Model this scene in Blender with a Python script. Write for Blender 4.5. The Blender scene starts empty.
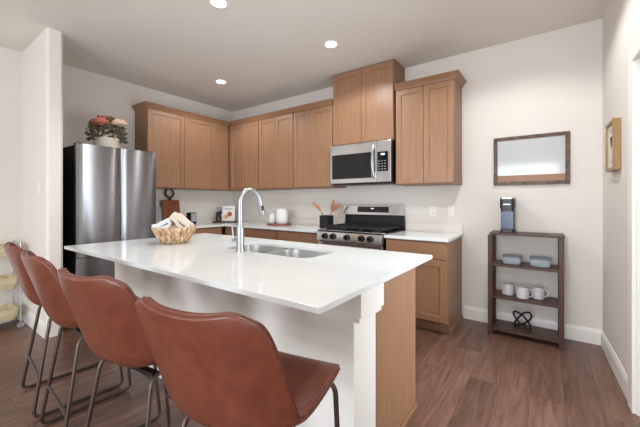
import bpy, bmesh, math, random
from mathutils import Vector, Matrix
random.seed(7)
PI = math.pi
C = bpy.context.scene.collection
scn = bpy.context.scene

# ------------------------------------------------------------------ camera
cam_d = bpy.data.cameras.new('camera')
cam = bpy.data.objects.new('camera', cam_d); C.objects.link(cam)
cam.location = (4.5926, -3.6985, 1.2621)
cam.rotation_euler = (PI/2, 0, 0.623)
cam_d.sensor_fit = 'HORIZONTAL'; cam_d.sensor_width = 36
cam_d.lens = 316.68/640*36
cam_d.shift_y = -12.134/640
cam_d.clip_start = 0.02
scn.camera = cam

# ------------------------------------------------------------------ world, exposure, daylight
scn.view_settings.view_transform = 'Standard'
scn.view_settings.look = 'None'
scn.view_settings.gamma = 1
scn.view_settings.use_curve_mapping = False
scn.view_settings.exposure = 0.05
w = bpy.data.worlds.new('sky'); scn.world = w; w.use_nodes = True
bg = w.node_tree.nodes['Background']
bg.inputs[0].default_value = (0.80, 0.90, 1.0, 1); bg.inputs[1].default_value = 1.2
scn.cycles.use_denoising = True
scn.cycles.max_bounces = 10
scn.cycles.diffuse_bounces = 6

def area(name, loc, rot, sx, sy, power, col):
    d = bpy.data.lights.new(name, 'AREA'); d.shape = 'RECTANGLE'; d.size = sx; d.size_y = sy
    d.energy = power; d.color = col
    o = bpy.data.objects.new(name, d); C.objects.link(o); o.location = loc; o.rotation_euler = rot
    return o
DAY = (0.925, 1.0, 1.055)
ADDED_WINDOWS_REAR = [(1.0, 2.6), (3.3, 4.9)]          # x ranges of unseen windows added behind the camera to bring in daylight
for (a, b), pw in zip(ADDED_WINDOWS_REAR, (45, 125)):     # daylight lamp just outside each added window
    area('window_daylight', ((a+b)/2, -7.30, 1.25), (PI/2, 0, 0), 1.6, 2.3, pw, DAY)
area('window_daylight', (5.45, -5.1, 1.35), (PI/2, 0, PI/2), 1.8, 2.3, 18, DAY)  # daylight lamp for an unseen side window added to the right wall
area('glass_door_daylight', (5.26, -1.51, 1.10), (PI/2, 0, PI/2), .74, 1.8, 40, DAY)  # lamp added behind the right-hand door to brighten the fridge side

# ------------------------------------------------------------------ materials
def lin(c):
    return tuple(((v/255)/12.92 if v/255 <= .04045 else ((v/255+.055)/1.055)**2.4) for v in c)
class NT:
    def __init__(s, name):
        s.m = bpy.data.materials.new(name); s.m.use_nodes = True
        s.t = s.m.node_tree; s.b = s.t.nodes['Principled BSDF']
    def n(s, typ, **kw):
        x = s.t.nodes.new(typ)
        for k, v in kw.items():
            if k in x.inputs: x.inputs[k].default_value = v
            else: setattr(x, k, v)
        return x
    def l(s, a, b): s.t.links.new(a, b)
def plain(name, rgb, rough=.5, metal=0, spec=.5, bump=0, bscale=200, **kw):
    k = NT(name); k.b.inputs['Base Color'].default_value = (*lin(rgb), 1)
    k.b.inputs['Roughness'].default_value = rough; k.b.inputs['Metallic'].default_value = metal
    k.b.inputs['Specular IOR Level'].default_value = spec
    tc = k.n('ShaderNodeTexCoord'); nz = k.n('ShaderNodeTexNoise', Scale=bscale, Detail=3.0)
    k.l(tc.outputs['Object'], nz.inputs['Vector'])
    if bump:
        bp = k.n('ShaderNodeBump', Strength=bump, Distance=.01)
        k.l(nz.outputs['Fac'], bp.inputs['Height']); k.l(bp.outputs['Normal'], k.b.inputs['Normal'])
    mr = k.n('ShaderNodeMapRange'); mr.inputs['To Min'].default_value = max(0, rough-.03); mr.inputs['To Max'].default_value = min(1, rough+.03)
    k.l(nz.outputs['Fac'], mr.inputs['Value']); k.l(mr.outputs['Result'], k.b.inputs['Roughness'])
    for a, v in kw.items(): k.b.inputs[a.replace('_', ' ')].default_value = v
    return k.m
def mixed(name, c1, c2, scale=(8, 8, 1), rough=.4, detail=6, bump=.05, dist=.6, lo=.35, hi=.65, spec=.5, coord='Object', nscale=3):
    k = NT(name); tc = k.n('ShaderNodeTexCoord'); mp = k.n('ShaderNodeMapping'); mp.inputs['Scale'].default_value = scale
    k.l(tc.outputs[coord], mp.inputs['Vector'])
    nz = k.n('ShaderNodeTexNoise', Scale=nscale, Detail=detail, Distortion=dist); k.l(mp.outputs['Vector'], nz.inputs['Vector'])
    cr = k.n('ShaderNodeValToRGB'); e = cr.color_ramp.elements
    e[0].position = lo; e[0].color = (*lin(c1), 1); e[1].position = hi; e[1].color = (*lin(c2), 1)
    k.l(nz.outputs['Fac'], cr.inputs['Fac']); k.l(cr.outputs['Color'], k.b.inputs['Base Color'])
    k.b.inputs['Roughness'].default_value = rough; k.b.inputs['Specular IOR Level'].default_value = spec
    if bump:
        bp = k.n('ShaderNodeBump', Strength=bump, Distance=.005); k.l(nz.outputs['Fac'], bp.inputs['Height']); k.l(bp.outputs['Normal'], k.b.inputs['Normal'])
    return k.m
def emit(name, rgb, s):
    k = NT(name); k.b.inputs['Base Color'].default_value = (*lin(rgb), 1)
    k.b.inputs['Emission Color'].default_value = (*lin(rgb), 1); k.b.inputs['Emission Strength'].default_value = s
    return k.m
def steel(name, rgb, rough, aniso=0, wave=0, wscale=2.0):
    k = NT(name); k.b.inputs['Base Color'].default_value = (*lin(rgb), 1); k.b.inputs['Metallic'].default_value = 1
    k.b.inputs['Roughness'].default_value = rough; k.b.inputs['Anisotropic'].default_value = aniso
    if aniso:
        tg = k.n('ShaderNodeTangent', direction_type='RADIAL', axis='Z'); k.l(tg.outputs[0], k.b.inputs['Tangent']); k.b.inputs['Anisotropic Rotation'].default_value = .25
    if wave:
        tc = k.n('ShaderNodeTexCoord'); nz = k.n('ShaderNodeTexNoise', Scale=wscale, Detail=1.0)
        k.l(tc.outputs['Object'], nz.inputs['Vector'])
        bp = k.n('ShaderNodeBump', Strength=wave, Distance=.03); k.l(nz.outputs['Fac'], bp.inputs['Height']); k.l(bp.outputs['Normal'], k.b.inputs['Normal'])
    return k.m
def floor_mat():
    k = NT('plank_floor'); tc = k.n('ShaderNodeTexCoord')
    mp = k.n('ShaderNodeMapping'); mp.inputs['Rotation'].default_value = (0, 0, PI/2)
    k.l(tc.outputs['Object'], mp.inputs['Vector'])
    br = k.n('ShaderNodeTexBrick'); br.offset = .37; br.offset_frequency = 2
    for a, v in (('Color1', (0, 0, 0, 1)), ('Color2', (1, 1, 1, 1)), ('Mortar', (.5, .5, .5, 1)), ('Scale', 1.0), ('Mortar Size', .0012), ('Mortar Smooth', .1), ('Bias', 0.0), ('Brick Width', 1.22), ('Row Height', .18)):
        br.inputs[a].default_value = v
    k.l(mp.outputs['Vector'], br.inputs['Vector'])
    m2 = k.n('ShaderNodeMapping'); m2.inputs['Scale'].default_value = (14, 1.3, 1)
    k.l(tc.outputs['Object'], m2.inputs['Vector'])
    ad = k.n('ShaderNodeVectorMath', operation='ADD'); k.l(m2.outputs['Vector'], ad.inputs[0])
    sc = k.n('ShaderNodeVectorMath', operation='SCALE'); sc.inputs['Scale'].default_value = 37.0
    k.l(br.outputs['Color'], sc.inputs[0]); k.l(sc.outputs['Vector'], ad.inputs[1])
    nz = k.n('ShaderNodeTexNoise', Scale=1.6, Detail=8.0, Distortion=1.2, Roughness=.6); k.l(ad.outputs['Vector'], nz.inputs['Vector'])
    mx = k.n('ShaderNodeMath', operation='MULTIPLY_ADD'); k.l(br.outputs['Color'], mx.inputs[0]); mx.inputs[1].default_value = .24
    mm = k.n('ShaderNodeMath', operation='MULTIPLY'); k.l(nz.outputs['Fac'], mm.inputs[0]); mm.inputs[1].default_value = .82
    k.l(mm.outputs[0], mx.inputs[2])
    cr = k.n('ShaderNodeValToRGB'); e = cr.color_ramp.elements
    e[0].position = .30; e[0].color = (*lin((76, 53, 43)), 1); e[1].position = .78; e[1].color = (*lin((136, 104, 88)), 1)
    x = cr.color_ramp.elements.new(.5); x.color = (*lin((106, 76, 63)), 1)
    k.l(mx.outputs[0], cr.inputs['Fac'])
    dk = k.n('ShaderNodeMixRGB', blend_type='MIX'); dk.inputs[2].default_value = (*lin((52, 36, 30)), 1)
    k.l(br.outputs['Fac'], dk.inputs[0]); k.l(cr.outputs['Color'], dk.inputs[1]); k.l(dk.outputs[0], k.b.inputs['Base Color'])
    k.b.inputs['Roughness'].default_value = .34
    bp = k.n('ShaderNodeBump', Strength=.08, Distance=.004); k.l(nz.outputs['Fac'], bp.inputs['Height']); k.l(bp.outputs['Normal'], k.b.inputs['Normal'])
    return k.m
M = {}
M['wall'] = plain('wall_paint', (225, 219, 213), .75, bump=.03, bscale=350)
M['ceil'] = plain('ceiling_paint', (226, 220, 212), .9, bump=.15, bscale=120)
M['white'] = plain('white_trim_paint', (236, 233, 229), .4)
M['floor'] = floor_mat()
M['wood'] = mixed('maple_cabinet_wood', (142, 105, 79), (155, 116, 88), (16, 16, 1.0), .36, bump=.02)
M['wooddk'] = mixed('cabinet_recess_wood', (120, 84, 62), (132, 94, 70), (16, 16, 1.0), .5, bump=.02)
M['woodin'] = mixed('cabinet_carcass_wood', (131, 96, 72), (145, 107, 81), (16, 16, 1.0), .42, bump=.02)
M['quartz'] = mixed('white_quartz', (222, 226, 227), (226, 229, 230), (3, 3, 3), .1, bump=0)
M['steel'] = steel('stainless_steel', (216, 216, 218), .16, 0, .12, 4)
M['fridge'] = steel('brushed_fridge_steel', (150, 150, 153), .27, 1.0, .10, 2.2)
M['sinksteel'] = steel('sink_steel', (214, 214, 214), .33, 0, .05, 6)
M['chrome'] = steel('brushed_nickel', (178, 180, 182), .30)
M['black'] = plain('black_plastic', (18, 18, 19), .35)
M['case'] = plain('matte_black_case', (12, 12, 13), .7, spec=.2)
M['splash'] = plain('warm_white_backsplash', (228, 222, 215), .35)
M['iron'] = plain('black_cast_iron', (20, 20, 21), .55, bump=.1)
M['blackgl'] = plain('black_glass', (12, 13, 15), .06)
M['leather'] = mixed('cognac_leather', (99, 50, 35), (112, 60, 43), (5, 5, 5), .29, bump=.02, detail=10, nscale=4)
M['welt'] = mixed('cognac_leather_seam', (94, 46, 34), (110, 56, 42), (20, 20, 20), .45, bump=.1)
M['bronze'] = plain('dark_bronze_metal', (84, 70, 63), .33, metal=.6)
M['walnut'] = mixed('dark_walnut', (54, 28, 21), (82, 45, 33), (14, 2, 14), .4, bump=.03)
M['walnutv'] = mixed('dark_walnut_upright', (54, 28, 21), (82, 45, 33), (14, 14, 2), .4, bump=.03)
M['frame'] = mixed('mottled_brown_frame', (52, 34, 24), (104, 72, 50), (9, 9, 9), .4, bump=.05, lo=.4, hi=.6)
M['copper'] = plain('brown_lower_band', (146, 100, 70), .35)
M['board'] = plain('grey_white_glass_board', (190, 193, 195), .08)
M['gold'] = mixed('light_oak_frame', (146, 112, 70), (168, 134, 88), (8, 8, 2), .4)
M['cream'] = plain('cream_ceramic', (224, 212, 196), .5)
M['mug'] = plain('pale_grey_ceramic', (206, 206, 208), .25)
M['ceramic'] = plain('white_textured_ceramic', (226, 226, 228), .5, bump=.5, bscale=40)
M['lampring'] = plain('lamp_trim_white', (238, 236, 232), .5)
M['lamp'] = emit('lamp_lens_glow', (255, 248, 236), 9)
M['pink'] = mixed('salmon_petals', (206, 116, 98), (226, 148, 128), (30, 30, 30), .6)
M['peach'] = mixed('peach_petals', (238, 205, 180), (244, 222, 202), (30, 30, 30), .6)
M['leaf'] = mixed('dark_green_leaves', (52, 58, 44), (128, 128, 104), (20, 20, 20), .55)
M['berry'] = mixed('russet_filler', (112, 66, 44), (152, 98, 66), (40, 40, 40), .6)
M['wicker'] = mixed('pale_wicker', (178, 158, 118), (226, 212, 180), (30, 30, 90), .7, bump=.6)
M['bowl'] = mixed('carved_pale_wood', (158, 114, 76), (222, 198, 164), (16, 16, .4), .5, bump=.1, lo=.36, hi=.64, nscale=3, dist=.1)
M['towelw'] = plain('white_cotton', (228, 231, 236), .95, bump=.5, bscale=150)
M['towelb'] = plain('cream_cotton', (214, 202, 188), .95, bump=.5, bscale=150)
M['acacia'] = mixed('acacia_wood', (92, 48, 26), (142, 82, 44), (20, 20, 1), .4, bump=.03)
M['darkwood'] = mixed('dark_brown_wood', (44, 26, 20), (66, 40, 30), (20, 20, 4), .4)
M['redwood'] = mixed('reddish_brown_wood', (112, 62, 44), (146, 86, 62), (4, 30, 30), .45)
M['rosew'] = mixed('rose_brown_wood', (158, 104, 84), (188, 132, 108), (20, 20, 6), .5)
M['jar'] = plain('dark_red_brown_jar', (66, 28, 22), .2)
M['paper'] = plain('white_card', (232, 229, 224), .5)
M['ink'] = plain('orange_brown_print', (168, 88, 52), .5)
M['ink2'] = plain('tan_print', (206, 158, 104), .5)
M['greyp'] = plain('grey_print', (150, 152, 156), .5)
M['darkp'] = plain('dark_print', (46, 42, 42), .5)
M['bluep'] = plain('pale_blue_print', (184, 196, 204), .5)
M['bluegl'] = plain('blue_grey_panel', (38, 62, 94), .22)
M['silver'] = plain('silver_plastic', (196, 198, 202), .25, metal=.7)
M['lid'] = plain('grey_blue_lid', (112, 122, 132), .35)
M['plate'] = plain('white_wall_plate', (236, 233, 228), .3)
M['slot'] = plain('dark_slot', (90, 88, 86), .5)
M['clock'] = emit('pale_display_digits', (200, 220, 235), .8)
k = NT('clear_glass_ware'); k.b.inputs['Base Color'].default_value = (*lin((206, 220, 232)), 1); k.b.inputs['Roughness'].default_value = .05
k.b.inputs['Transmission Weight'].default_value = .35; M['glass'] = k.m

k = NT('door_pane_glass'); tr = k.n('ShaderNodeBsdfTransparent'); gl = k.n('ShaderNodeBsdfGlossy', Roughness=.02); mx = k.n('ShaderNodeMixShader'); fr = k.n('ShaderNodeFresnel', IOR=1.45)
k.l(fr.outputs[0], mx.inputs[0]); k.l(tr.outputs[0], mx.inputs[1]); k.l(gl.outputs[0], mx.inputs[2]); k.l(mx.outputs[0], k.t.nodes['Material Output'].inputs[0]); M['pane'] = k.m

# ------------------------------------------------------------------ mesh helpers
class MB:
    def __init__(s): s.bm = bmesh.new(); s.smooth = []
    def box(s, x0, x1, y0, y1, z0, z1, bev=0, seg=2):
        b = bmesh.new(); bmesh.ops.create_cube(b, size=1)
        for v in b.verts: v.co = Vector(((x0+x1)/2+v.co.x*(x1-x0), (y0+y1)/2+v.co.y*(y1-y0), (z0+z1)/2+v.co.z*(z1-z0)))
        if bev: bmesh.ops.bevel(b, geom=b.edges[:], offset=bev, segments=seg, affect='EDGES', profile=.5)
        s.merge(b); return s
    def merge(s, b, mat=None):
        if mat is not None: bmesh.ops.transform(b, matrix=mat, verts=b.verts)
        me = bpy.data.meshes.new('tmp'); b.to_mesh(me); b.free(); s.bm.from_mesh(me); bpy.data.meshes.remove(me); return s
    def tube(s, pts, r, seg=10, closed=False, caps=True):
        pts = [Vector(p) for p in pts]; n = len(pts); rings = []
        rr = r if isinstance(r, (list, tuple)) else [r]*n
        prev = None
        for i, p in enumerate(pts):
            if closed: t = (pts[(i+1) % n]-pts[i-1]).normalized()
            else: t = (pts[min(i+1, n-1)]-pts[max(i-1, 0)]).normalized()
            if prev is None:
                a = Vector((0, 0, 1)) if abs(t.z) < .9 else Vector((1, 0, 0))
                u = t.cross(a).normalized()
            else:
                u = (prev-t*prev.dot(t)).normalized()
            prev = u; v = t.cross(u)
            rings.append([s.bm.verts.new(p+(u*math.cos(q)+v*math.sin(q))*rr[i]) for q in [2*PI*j/seg for j in range(seg)]])
        m = n if closed else n-1
        for i in range(m):
            A, B = rings[i], rings[(i+1) % n]
            for j in range(seg): s.bm.faces.new((A[j], A[(j+1) % seg], B[(j+1) % seg], B[j]))
        if caps and not closed:
            s.bm.faces.new(list(reversed(rings[0]))); s.bm.faces.new(rings[-1])
        return s
    def lathe(s, prof, c=(0, 0, 0), seg=32, flute=0, nfl=0, axis='z', sx=1, sy=1):
        rings = []
        for r, z in prof:
            ring = []
            for j in range(seg):
                a = 2*PI*j/seg; q = r*(1+flute*math.cos(nfl*a)) if nfl else r
                p = (q*math.cos(a)*sx, q*math.sin(a)*sy, z)
                if axis == 'y': p = (p[0], p[2], p[1])
                if axis == 'x': p = (p[2], p[0], p[1])
                ring.append(s.bm.verts.new((c[0]+p[0], c[1]+p[1], c[2]+p[2])))
            rings.append(ring)
        for A, B in zip(rings, rings[1:]):
            for j in range(seg): s.bm.faces.new((A[j], A[(j+1) % seg], B[(j+1) % seg], B[j]))
        s.bm.faces.new(list(reversed(rings[0]))); s.bm.faces.new(rings[-1])
        return s
    def prism(s, poly, z0, z1, mat=None, bev=0):
        b = bmesh.new()
        lo = [b.verts.new((x, y, z0)) for x, y in poly]; hi = [b.verts.new((x, y, z1)) for x, y in poly]
        n = len(poly)
        b.faces.new(list(reversed(lo))); b.faces.new(hi)
        for i in range(n): b.faces.new((lo[i], lo[(i+1) % n], hi[(i+1) % n], hi[i]))
        bmesh.ops.recalc_face_normals(b, faces=b.faces)
        if bev: bmesh.ops.bevel(b, geom=b.edges[:], offset=bev, segments=2, affect='EDGES')
        return s.merge(b, mat)
    def rings(s, loops, cap0=True, cap1=True):
        R = [[s.bm.verts.new(p) for p in L] for L in loops]; n = len(R[0])
        for A, B in zip(R, R[1:]):
            for j in range(n): s.bm.faces.new((A[j], A[(j+1) % n], B[(j+1) % n], B[j]))
        if cap0: s.bm.faces.new(list(reversed(R[0])))
        if cap1: s.bm.faces.new(R[-1])
        return s
    def xf(s, m): bmesh.ops.transform(s.bm, matrix=m, verts=s.bm.verts); return s
    def build(s, name, mat, parent=None, smooth=None, world=True, mods=(), recalc=True):
        if recalc: bmesh.ops.recalc_face_normals(s.bm, faces=s.bm.faces)
        me = bpy.data.meshes.new(name); s.bm.to_mesh(me); s.bm.free()
        off = Vector((0, 0, 0))
        if parent is not None and world:
            p = parent
            while p is not None: off += Vector(p.location); p = p.parent
            me.transform(Matrix.Translation(-off))
        if smooth is not None:
            if smooth >= 180: me.polygons.foreach_set('use_smooth', [True]*len(me.polygons))
            else: me.shade_auto(smooth) if hasattr(me, 'shade_auto') else smooth_by_angle(me, smooth)
        o = bpy.data.objects.new(name, me); C.objects.link(o)
        if mat is not None: me.materials.append(M[mat] if isinstance(mat, str) else mat)
        if parent is not None: o.parent = parent
        return o
def smooth_by_angle(me, deg):
    me.polygons.foreach_set('use_smooth', [True]*len(me.polygons))
    b = bmesh.new(); b.from_mesh(me); lim = math.radians(deg)
    for e in b.edges:
        if len(e.link_faces) == 2 and e.calc_face_angle(0) > lim: e.smooth = False
        elif len(e.link_faces) != 2: e.smooth = False
    b.to_mesh(me); b.free()
def tag(o, label, cat, group=None):
    o['label'] = label; o['category'] = cat
    if group: o['group'] = group
    return o
def thing(name, label, cat, loc=(0, 0, 0), rz=0, group=None):
    o = bpy.data.objects.new(name, None); C.objects.link(o); o.location = loc; o.rotation_euler = (0, 0, rz)
    o.empty_display_size = .05
    return tag(o, label, cat, group)
def struct(name, mb, mat, parent=None, smooth=None):
    o = mb.build(name, mat, parent, smooth)
    if parent is None: o['kind'] = 'structure'
    return o
def bez(a, b, c, n=6):
    a, b, c = Vector(a), Vector(b), Vector(c)
    return [a*(1-t)**2+b*2*t*(1-t)+c*t*t for t in [i/n for i in range(n+1)]]
def path(pts, rad, n=5):
    pts = [Vector(p) for p in pts]; out = [pts[0]]
    for i in range(1, len(pts)-1):
        p = pts[i]; a = (pts[i-1]-p); b = (pts[i+1]-p)
        r = min(rad, a.length*.49, b.length*.49)
        out += bez(p+a.normalized()*r, p, p+b.normalized()*r, n)
    out.append(pts[-1]); return out
def rrect(cx, cy, hx, hy, r, n=6):
    out = []
    for (sx, sy, a0) in ((1, 1, 0), (-1, 1, PI/2), (-1, -1, PI), (1, -1, 3*PI/2)):
        for i in range(n+1):
            a = a0+PI/2*i/n
            out.append((cx+sx*(hx-r)+r*math.cos(a), cy+sy*(hy-r)+r*math.sin(a)))
    return out

# ------------------------------------------------------------------ room shell
H = 2.866; W = 4.984; KT = .034
YB = -7.2
def rwx(y): return W - KT*y
struct('floor', MB().box(-.15, 5.6, YB-.15, .15, -.1, 0), 'floor')
struct('ceiling', MB().box(-.15, 5.6, YB-.15, .15, H, H+.1), 'ceil')
struct('wall_back', MB().box(-.15, 5.6, 0, .15, 0, H), 'wall')
struct('wall_left', MB().box(-.15, 0, YB, 0, 0, H), 'wall')
# right wall with a doorway
DY0, DY1, DZ = -1.08, -1.94, 2.10
rw = MB()
def rseg(m, y0, y1, z0, z1, t0=0, t1=.15): m.prism([(rwx(y0)+t0, y0), (rwx(y0)+t1, y0), (rwx(y1)+t1, y1), (rwx(y1)+t0, y1)], z0, z1)
rseg(rw, 0, DY0, 0, H); rseg(rw, DY0, DY1, DZ, H); rseg(rw, DY1, -4.2, 0, H); rseg(rw, -6.0, YB, 0, H); rseg(rw, -4.2, -6.0, 0, .1); rseg(rw, -4.2, -6.0, 2.4, H)
struct('wall_right', rw, 'wall')
bw = MB(); xs = [-.15]+[v for ab in ADDED_WINDOWS_REAR for v in ab]+[5.6]
for i in range(0, len(xs), 2): bw.box(xs[i], xs[i+1], YB-.15, YB, 0, H)
for a, b in ADDED_WINDOWS_REAR: bw.box(a, b, YB-.15, YB, 0, .1); bw.box(a, b, YB-.15, YB, 2.4, H)
struct('wall_rear', bw, 'wall')
for i, (a, b) in enumerate(ADDED_WINDOWS_REAR):  # frames of the unseen rear windows added for daylight
    f = MB()
    for x0, x1 in ((a, a+.05), ((a+b)/2-.02, (a+b)/2+.02), (b-.05, b)): f.box(x0, x1, YB-.1, YB-.05, .1, 2.4)
    for z0, z1 in ((.1, .15), (2.35, 2.4)): f.box(a, b, YB-.1, YB-.05, z0, z1)
    struct('window_%d' % (i+1), f, 'white')
f = MB()  # frame of the unseen side window added for daylight
for y0, y1 in ((-6, -5.95), (-5.12, -5.08), (-4.25, -4.2)): rseg(f, y1, y0, .1, 2.4, .05, .1)
for z0, z1 in ((.1, .15), (2.35, 2.4)): rseg(f, -4.2, -6, z0, z1, .05, .1)
struct('window_3', f, 'white')
# stub wall beside the fridge
WX, WY0, WY1 = .85, -2.80, -2.675
struct('wall_stub', MB().prism([(0, WY0), (WX-.02, WY0), (WX, WY0+.02), (WX, WY1-.02), (WX-.02, WY1), (0, WY1)], 0, H), 'wall')
# door in the right wall: casing, jamb, slab with glazing added to let daylight in
d = MB(); rseg(d, DY0-.013, DY0-.11, .005, DZ-.01, .05, .09); rseg(d, DY1+.11, DY1+.013, .005, DZ-.01, .05, .09); rseg(d, DY0-.11, DY1+.11, .005, .20, .05, .09); rseg(d, DY0-.11, DY1+.11, DZ-.12, DZ-.01, .05, .09)
door = struct('door_1', d, 'white')
c = MB(); rseg(c, DY0+.095, DY0, 0, DZ+.095, -.02, 0); rseg(c, DY1, DY1-.095, 0, DZ+.095, -.02, 0); rseg(c, DY0, DY1, DZ, DZ+.095, -.02, 0)
rseg(c, DY0, DY0-.012, 0, DZ, 0, .12); rseg(c, DY1+.012, DY1, 0, DZ, 0, .12)
struct('trim_1', c, 'white')
p = MB(); rseg(p, DY0-.11, DY1+.11, .20, DZ-.12, .068, .072); p.build('door_pane', 'pane', door)
kb = MB(); kb.lathe([(.012, 0), (.012, .04), (.028, .05), (.028, .07), (.01, .08)], (0, 0, 0), 20, axis='x'); kb.xf(Matrix.Translation((rwx(DY1+.08)+.05, DY1+.08, .95)) @ Matrix.Rotation(PI, 4, 'Z'))
kb.build('door_knob', 'chrome', door, 40)
def skirting(name, a, b, n, h=.135, t=.014):
    a = Vector((*a, 0)); b = Vector((*b, 0)); n = Vector((*n, 0)).normalized(); m = MB()
    prof = [(0, 0), (t, 0), (t, h-.03), (t*.6, h-.012), (t*.35, h), (0, h)]
    m.rings([[a+n*x+Vector((0, 0, z)) for x, z in prof], [b+n*x+Vector((0, 0, z)) for x, z in prof]])
    return struct(name, m, 'white')
skirting('baseboard_back', (3.86, 0), (W, 0), (0, -1))
skirting('baseboard_right', (rwx(0), -.014), (rwx(DY0+.096), DY0+.096), (-1, 0))
skirting('baseboard_left', (0, WY0-.014), (0, YB), (1, 0))
skirting('baseboard_stub', (0, WY0), (WX-.02, WY0), (0, -1))

# ------------------------------------------------------------------ cabinet helpers
# frame of a face: 'B' faces -y (u = x), 'L' faces +x (u = y)
def mp(face, u, n, z):
    return Vector((u, -n, z)) if face == 'B' else Vector((n, u, z))
def ubox(m, face, u0, u1, n0, n1, z0, z1, bev=0):
    if face == 'B': m.box(u0, u1, -n1, -n0, z0, z1, bev)
    else: m.box(n0, n1, u0, u1, z0, z1, bev)
def shaker(face, u0, u1, z0, z1, n, t=.02, st=.058, rec=.009, flat=False):
    """Framed door or drawer front: back plane at n, front at n+t."""
    m = MB()
    def loop(i, nn):
        return [mp(face, u0+i, nn, z0+i), mp(face, u1-i, nn, z0+i), mp(face, u1-i, nn, z1-i), mp(face, u0+i, nn, z1-i)]
    if flat: L = [loop(0, n), loop(0, n+t-.003), loop(.003, n+t)]
    else: L = [loop(0, n), loop(0, n+t-.003), loop(.003, n+t), loop(st, n+t), loop(st+.004, n+t-rec)]
    m.rings(L); return m
def crown(face, u0, u1, n, z0, h, proj, e0, e1):
    """Moulding round the top of a cabinet: e0/e1 say which ends turn back to the wall."""
    m = MB(); prof = [(0, 0), (.006, 0), (.01, .012), (proj*.45, h*.45), (proj*.85, h*.78), (proj, h*.82), (proj, h), (0, h)]
    L = []
    for p, z in prof:
        a = u0-(p if e0 else 0); b = u1+(p if e1 else 0)
        L.append([mp(face, a, 0.004, z0+z), mp(face, b, 0.004, z0+z), mp(face, b, n+p, z0+z), mp(face, a, n+p, z0+z)])
    m.rings(L); return m
UB, UT = 1.442, 2.505
def upper(name, label, face, u0, u1, doors, z0=UB, z1=UT, n=.325, crn=(0, 0), crh=.064, filler=None, cr_u=None):
    base = mp(face, (u0+u1)/2, 0, z0)
    t = thing(name, label, 'kitchen cabinet', base, 0, 'wall cabinets')
    b = MB(); ubox(b, face, u0, u1, .003, n, z0, z1, .0015); b.build('cabinet_body', 'woodin', t)
    for a, e in doors: shaker(face, a, e, z0+.012, z1-.018, n+.001).build('door', 'wood', t)
    if filler: f = MB(); ubox(f, face, filler[0], filler[1], n+.0005, n+.012, z0+.01, z1-.01); f.build('filler_strip', 'wood', t)
    if crn is not None:
        a, e = cr_u or (u0, u1)
        crown(face, a, e, n+.012, z1-.012, crh, .047, *crn).build('crown_moulding', 'wood', t)
    return t
upper('wall_cabinet', 'two-door maple wall cabinet beside the fridge, left of the corner', 'L', -1.655, -.002, [(-1.648, -1.135), (-1.130, -.62)], crn=(1, 0), filler=(-.615, -.36), cr_u=(-1.655, -.002))
upper('wall_cabinet', 'two-door maple wall cabinet tight in the corner, above the corner tray', 'B', .342, 1.035, [(.372, .70), (.704, 1.03)], crn=(0, 0), cr_u=(.405, 1.035))
upper('wall_cabinet', 'two-door maple wall cabinet directly above the white canisters', 'B', 1.037, 1.722, [(1.042, 1.378), (1.382, 1.718)])
upper('wall_cabinet', 'two-door maple wall cabinet adjoining the left side of the microwave', 'B', 1.724, 2.378, [(1.729, 2.049), (2.053, 2.374)])
upper('wall_cabinet', 'tallest maple wall cabinet, over the microwave, its top touching the ceiling', 'B', 2.382, 3.196, [(2.388, 2.786), (2.790, 3.190)], z0=1.952, z1=H-.003, crn=None)
upper('wall_cabinet', 'two-door maple wall cabinet to the right of the microwave', 'B', 3.215, 3.838, [(3.222, 3.524), (3.528, 3.832)], crn=(0, 1))

def base_cab(label, face, u0, u1, n=.60, drawer=True, ndoors=1, endpanel=None):
    t = thing('base_cabinet', label, 'kitchen cabinet', mp(face, (u0+u1)/2, 0, 0), 0, 'base cabinets')
    b = MB(); ubox(b, face, u0, u1, .003, n, .105, .880, .0015); b.build('cabinet_body', 'woodin', t)
    k_ = MB(); ubox(k_, face, u0, u1, .003, n-.07, 0.001, .104); k_.build('toe_kick', 'woodin', t)
    if drawer: shaker(face, u0+.006, u1-.006, .712, .868, n+.001, flat=True).build('drawer_front', 'wood', t)
    wd = (u1-u0-.012)/ndoors
    for i in range(ndoors):
        shaker(face, u0+.006+i*wd+(.002 if i else 0), u0+.006+(i+1)*wd-.002, .118, .700, n+.001).build('door', 'wood', t)
    if endpanel:
        e = MB(); ubox(e, face, endpanel[0], endpanel[1], .003, n-.07, .001, .03); e.build('shoe_moulding', 'wood', t)
    return t
base_cab('maple base cabinet between the stove and the shelf rack, with one drawer over one door', 'B', 3.222, 3.836, endpanel=(3.8365, 3.846))
base_cab('maple base cabinet along the range wall under the black utensil pot', 'B', 1.672, 2.352, ndoors=2)
base_cab('maple base cabinet along the range wall below the white canisters', 'B', .985, 1.668, ndoors=2)
base_cab('narrow maple base cabinet along the range wall next to the inner corner', 'B', .60, .981, ndoors=1)
base_cab('maple base cabinet on the fridge wall, below the cutting boards', 'L', -1.70, -.66, n=.56, ndoors=2)

# worktops
def worktop(name, label, poly, splash, z0=.884, z1=.914):
    t = thing(name, label, 'countertop', (poly[0][0], poly[0][1], z0))
    MB().prism(poly, z0, z1, bev=.003).build('slab', 'quartz', t)
    s = MB()
    for b in splash: s.box(*b, .914, 1.005, .002)
    s.build('backsplash', 'splash', t)
worktop('countertop', 'white L-shaped quartz countertop running from the fridge round the corner to the stove', [(.003, -1.715), (.61, -1.715), (.61, -.648), (2.36, -.648), (2.36, -.003), (.003, -.003)],
        [(.003, .02, -1.715, -.003), (.02, 2.36, -.02, -.003)])
worktop('countertop', 'short white quartz countertop right of the stove with a low backsplash', [(3.216, -.648), (3.85, -.648), (3.85, -.003), (3.216, -.003)], [(3.216, 3.85, -.02, -.003)])

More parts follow.
